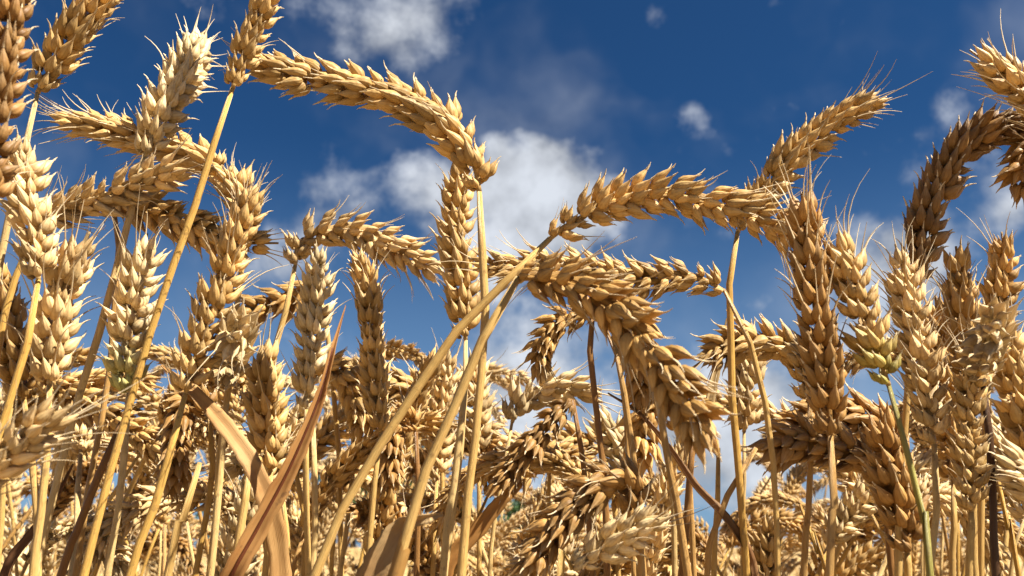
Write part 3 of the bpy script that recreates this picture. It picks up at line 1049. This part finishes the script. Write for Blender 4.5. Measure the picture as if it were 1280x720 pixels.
for i, (x, y, z, px) in enumerate(spots):
    u = cr.random()
    if u < .32:
        pose, bend, lean = 'upright', cr.uniform(.05, .5), cr.uniform(.0, .3)
    elif u < .72:
        pose, bend, lean = 'bowed', cr.uniform(1.0, 1.7), cr.uniform(.2, .6)
    else:
        pose, bend, lean = 'hanging', cr.uniform(1.8, 2.4), cr.uniform(.4, .8)
    tn = cr.choices(['pale', 'cream', 'gold', 'amber', 'brown'], [32, 18, 34, 11, 5])[0]
    size = 'small' if y < .8 else ('tiny' if y < 1.2 else 'minute')
    zone = next(zz[2] for zz in ZONES if zz[0] <= px < zz[1])
    plan.append(dict(x=x, y=y, z=z, px=px, pose=pose, bend=bend, lean=lean, tone=tn, key=(size, tn, pose, zone), L=cr.uniform(.075, .098),
                     yaw=cr.choice([cr.uniform(-.6, .6), PI + cr.uniform(-.6, .6), cr.uniform(0, 2 * PI)])))
bykey = {}
for p_ in plan:
    bykey.setdefault(p_['key'], []).append(p_)
for k_, lst in bykey.items():
    lst.sort(key=lambda a: a['px'])
    for i, p_ in enumerate(lst):
        size, tn, pose, zone = k_
        base_l = f'{size} {tn} {pose} ear {zone}'
        p_['label'] = base_l if len(lst) == 1 else f'{base_l}, {ORD[i]} from left'
for i, p_ in enumerate(plan):
    e, s = crowd_paths((p_['x'], p_['y']), p_['yaw'], p_['z'], p_['bend'], p_['L'], cr, p_['lean'])
    near = p_['y'] < .85
    stalk(p_['label'], e, s, scale=cr.uniform(.72, .92), tone=p_['tone'], stemc=cr.choice(['straw', 'pale', 'yellow', 'pale', 'tan']),
          roll=cr.uniform(0, 1.6), awn=cr.choice([0, 1, 1, 2]), rad=cr.uniform(1.1, 1.6), group=GROUP, seed=1000 + i, low=near, joined=not near)

# ------------------------------------------------------------------ the mass of the field behind: nobody could count it
sr = random.Random(21)
VAR = []
for k in range(10):
    g = Geo()
    bend = [0.2, .5, 1.2, 1.5, 1.8, 2.1, 2.3, .3, 1.4, 1.9][k]
    e, s = crowd_paths((0, 0), 0, 0, bend, .088, sr, .15 + .2 * bend)
    path, L, fr = spikelet_frames([p + Vector((0, 2, CAM.z)) for p in e], .9, sr.uniform(0, 1.6), .5, sr, 5.6)
    off = np.array([0, 2, CAM.z])
    for m, s_ in fr:
        v, f, hu, hv, hr = sr.choice(TINY)
        Mx = np.array(m)
        g.add(v @ Mx[:3, :3].T + Mx[:3, 3] - off, f, hu, hv, 0)
        g.hr[-1] = np.clip(hr * .7 + sr.random() * .3, 0, 1)
    b = s[-1]
    sp, _ = catmull(s + [b + Vector((-.01, 0, -.25)), b + Vector((-.015, 0, -.72))], 9)
    tube(g, sp, 1.4 * MM, 4, .6, 1.0, False)
    v, f, hu, hv, hr = g.arrays()
    # triangles padded to quads so that numpy can stack them
    fq = np.array([list(q) if len(q) == 4 else list(q[:3]) + [q[2]] for q in f if len(q) in (3, 4)])
    loops = np.concatenate([np.array(q) for q in f])
    lt = np.array([len(q) for q in f])
    VAR.append((v, loops, lt, hu, hv, hr))


def mass(name, spots_, label):
    vs, ls, lts, hus, hvs, hrs, tints = [], [], [], [], [], [], []
    n = 0
    tn = [TONE[k] for k in ('pale', 'cream', 'gold', 'amber', 'brown')]
    for (x, y, z, yaw, sc) in spots_:
        v, loops, lt, hu, hv, hr = sr.choice(VAR)
        c, s_ = math.cos(yaw) * sc, math.sin(yaw) * sc
        w = np.stack([v[:, 0] * c - v[:, 1] * s_ + x, v[:, 0] * s_ + v[:, 1] * c + y, v[:, 2] * sc + z], 1)
        vs.append(w)
        ls.append(loops + n)
        lts.append(lt)
        hus.append(hu)
        hvs.append(hv)
        hrs.append(hr)
        t = jit(sr.choices(tn, [32, 18, 34, 11, 5])[0], .08, sr)
        tints.append(np.tile(np.array(t + (1,), np.float32), (len(v), 1)))
        n += len(v)
    v = np.vstack(vs).astype(np.float32)
    loops = np.concatenate(ls).astype(np.int32)
    lt = np.concatenate(lts).astype(np.int32)
    me = bpy.data.meshes.new(name)
    me.vertices.add(len(v))
    me.vertices.foreach_set('co', v.ravel())
    me.loops.add(len(loops))
    me.loops.foreach_set('vertex_index', loops)
    me.polygons.add(len(lt))
    me.polygons.foreach_set('loop_start', np.concatenate([[0], np.cumsum(lt)[:-1]]).astype(np.int32))
    me.polygons.foreach_set('use_smooth', np.ones(len(lt), bool))
    me.update(calc_edges=True)
    for nm, a in (('hu', hus), ('hv', hvs), ('hr', hrs)):
        me.attributes.new(nm, 'FLOAT', 'POINT').data.foreach_set('value', np.concatenate(a).astype(np.float32))
    me.attributes.new('tint', 'FLOAT_COLOR', 'POINT').data.foreach_set('color', np.vstack(tints).ravel())
    me.materials.append(M_CROWD)
    o = ob(name, me)
    o['kind'] = 'stuff'
    o['label'] = label
    o['category'] = 'wheat'
    return o


ms_ = []
while len(ms_) < 750:
    y = .85 + 6.5 * sr.random() ** 1.9
    x = sr.uniform(-1, 1) * (.66 * y + .25)
    z = CAM.z + sr.gauss(.005, .035)
    px, py = to_pix(Vector((x, y, z)))
    if py < float(np.interp(px, SKYX, SKYY)):
        continue
    ms_.append((x, y, z, sr.uniform(0, 2 * PI), sr.uniform(.92, 1.1)))
# the field goes on to the right of the camera and throws its shade into the picture
for k in range(70):
    y = sr.uniform(.1, .9)
    ms_.append((.62 * y + sr.uniform(.16, .55), y, CAM.z + sr.gauss(.05, .04), sr.uniform(0, 2 * PI), sr.uniform(.92, 1.1)))
mass('wheat_mass', ms_, 'dense mass of ripe wheat filling the field behind the near ears')

# far field canopy, rough like ears seen from the side
fr_ = random.Random(4)
fm = grid_mesh('far_wheat', -60, 60, 8.5, 75, 260, 150, lambda x, y: 0.0 if y < 8.6 else .64 + fr_.random() * .12 - .0008 * (y - 8), M_FIELD)
fo = ob('far_wheat', fm)
fo['kind'] = 'stuff'
fo['label'] = 'ripe wheat field running on to the far trees'
fo['category'] = 'wheat'


# ------------------------------------------------------------------ trees at the far edge of the field
def tree(label, px, Y, h, w, seed):
    r = random.Random(seed)
    d = pix_dir(px, 690)
    x = d.x / d.y * Y
    root = bpy.data.objects.new('tree', None)
    COL.objects.link(root)
    root.location = (x, Y, 0)
    root['label'] = label
    root['category'] = 'tree'
    root['group'] = 'trees at the edge of the field'
    g = Geo()
    tube(g, [(0, 0, -.2), (.05, 0, h * .2), (-.1, .1, h * .5), (.05, 0, h * .85)], [.32, .26, .18, .05], 8)
    for k in range(9):
        z0 = h * r.uniform(.25, .6)
        a = r.uniform(0, 6.28)
        e = np.array([math.cos(a) * w * .36, math.sin(a) * w * .36, z0 + h * r.uniform(.12, .28)])
        tube(g, [np.array([0, 0, z0]), e * [.5, .5, 1] * [1, 1, .97], e], [.12, .07, .03], 6)
    ob('trunk', g.mesh('trunk', M_BARK), root)
    cl = [(r.gauss(0, .24) * w, r.gauss(0, .24) * w, h * r.uniform(.32, .95), r.uniform(.12, .22) * w) for _ in range(30)]
    v, f = [], []
    for (cx, cy, cz, cr_) in cl:
        k_ = max(.35, 1 - abs(cz / h - .55) * 1.3)
        cx, cy = cx * k_, cy * k_
        for _ in range(85):
            u = Vector((r.gauss(0, 1), r.gauss(0, 1), r.gauss(0, .8))).normalized() * cr_ * r.uniform(.55, 1.05)
            c = Vector((cx, cy, cz)) + u
            a = Vector((r.gauss(0, 1), r.gauss(0, 1), r.gauss(0, 1))).normalized() * r.uniform(.12, .26)
            b = a.cross(Vector((r.gauss(0, 1), r.gauss(0, 1), r.gauss(0, 1)))).normalized() * r.uniform(.08, .16)
            i = len(v)
            v += [c - a, c + b, c + a, c - b]
            f.append((i, i + 1, i + 2, i + 3))
    me = bpy.data.meshes.new('crown')
    me.from_pydata([tuple(q) for q in v], [], f)
    me.materials.append(M_TREE)
    ob('crown', me, root)


tree('dark green tree glimpsed left of the thick crossing stem', 440, 80, 8.6, 7.5, 1)
tree('dark green tree glimpsed between the two crossing stems', 506, 78, 10.0, 7.0, 2)
tree('low green tree glimpsed under the dark slanting ear', 655, 84, 5.2, 6.0, 3)
tree('low green tree glimpsed under the frayed white ear at left', 300, 88, 6.5, 8.0, 4)
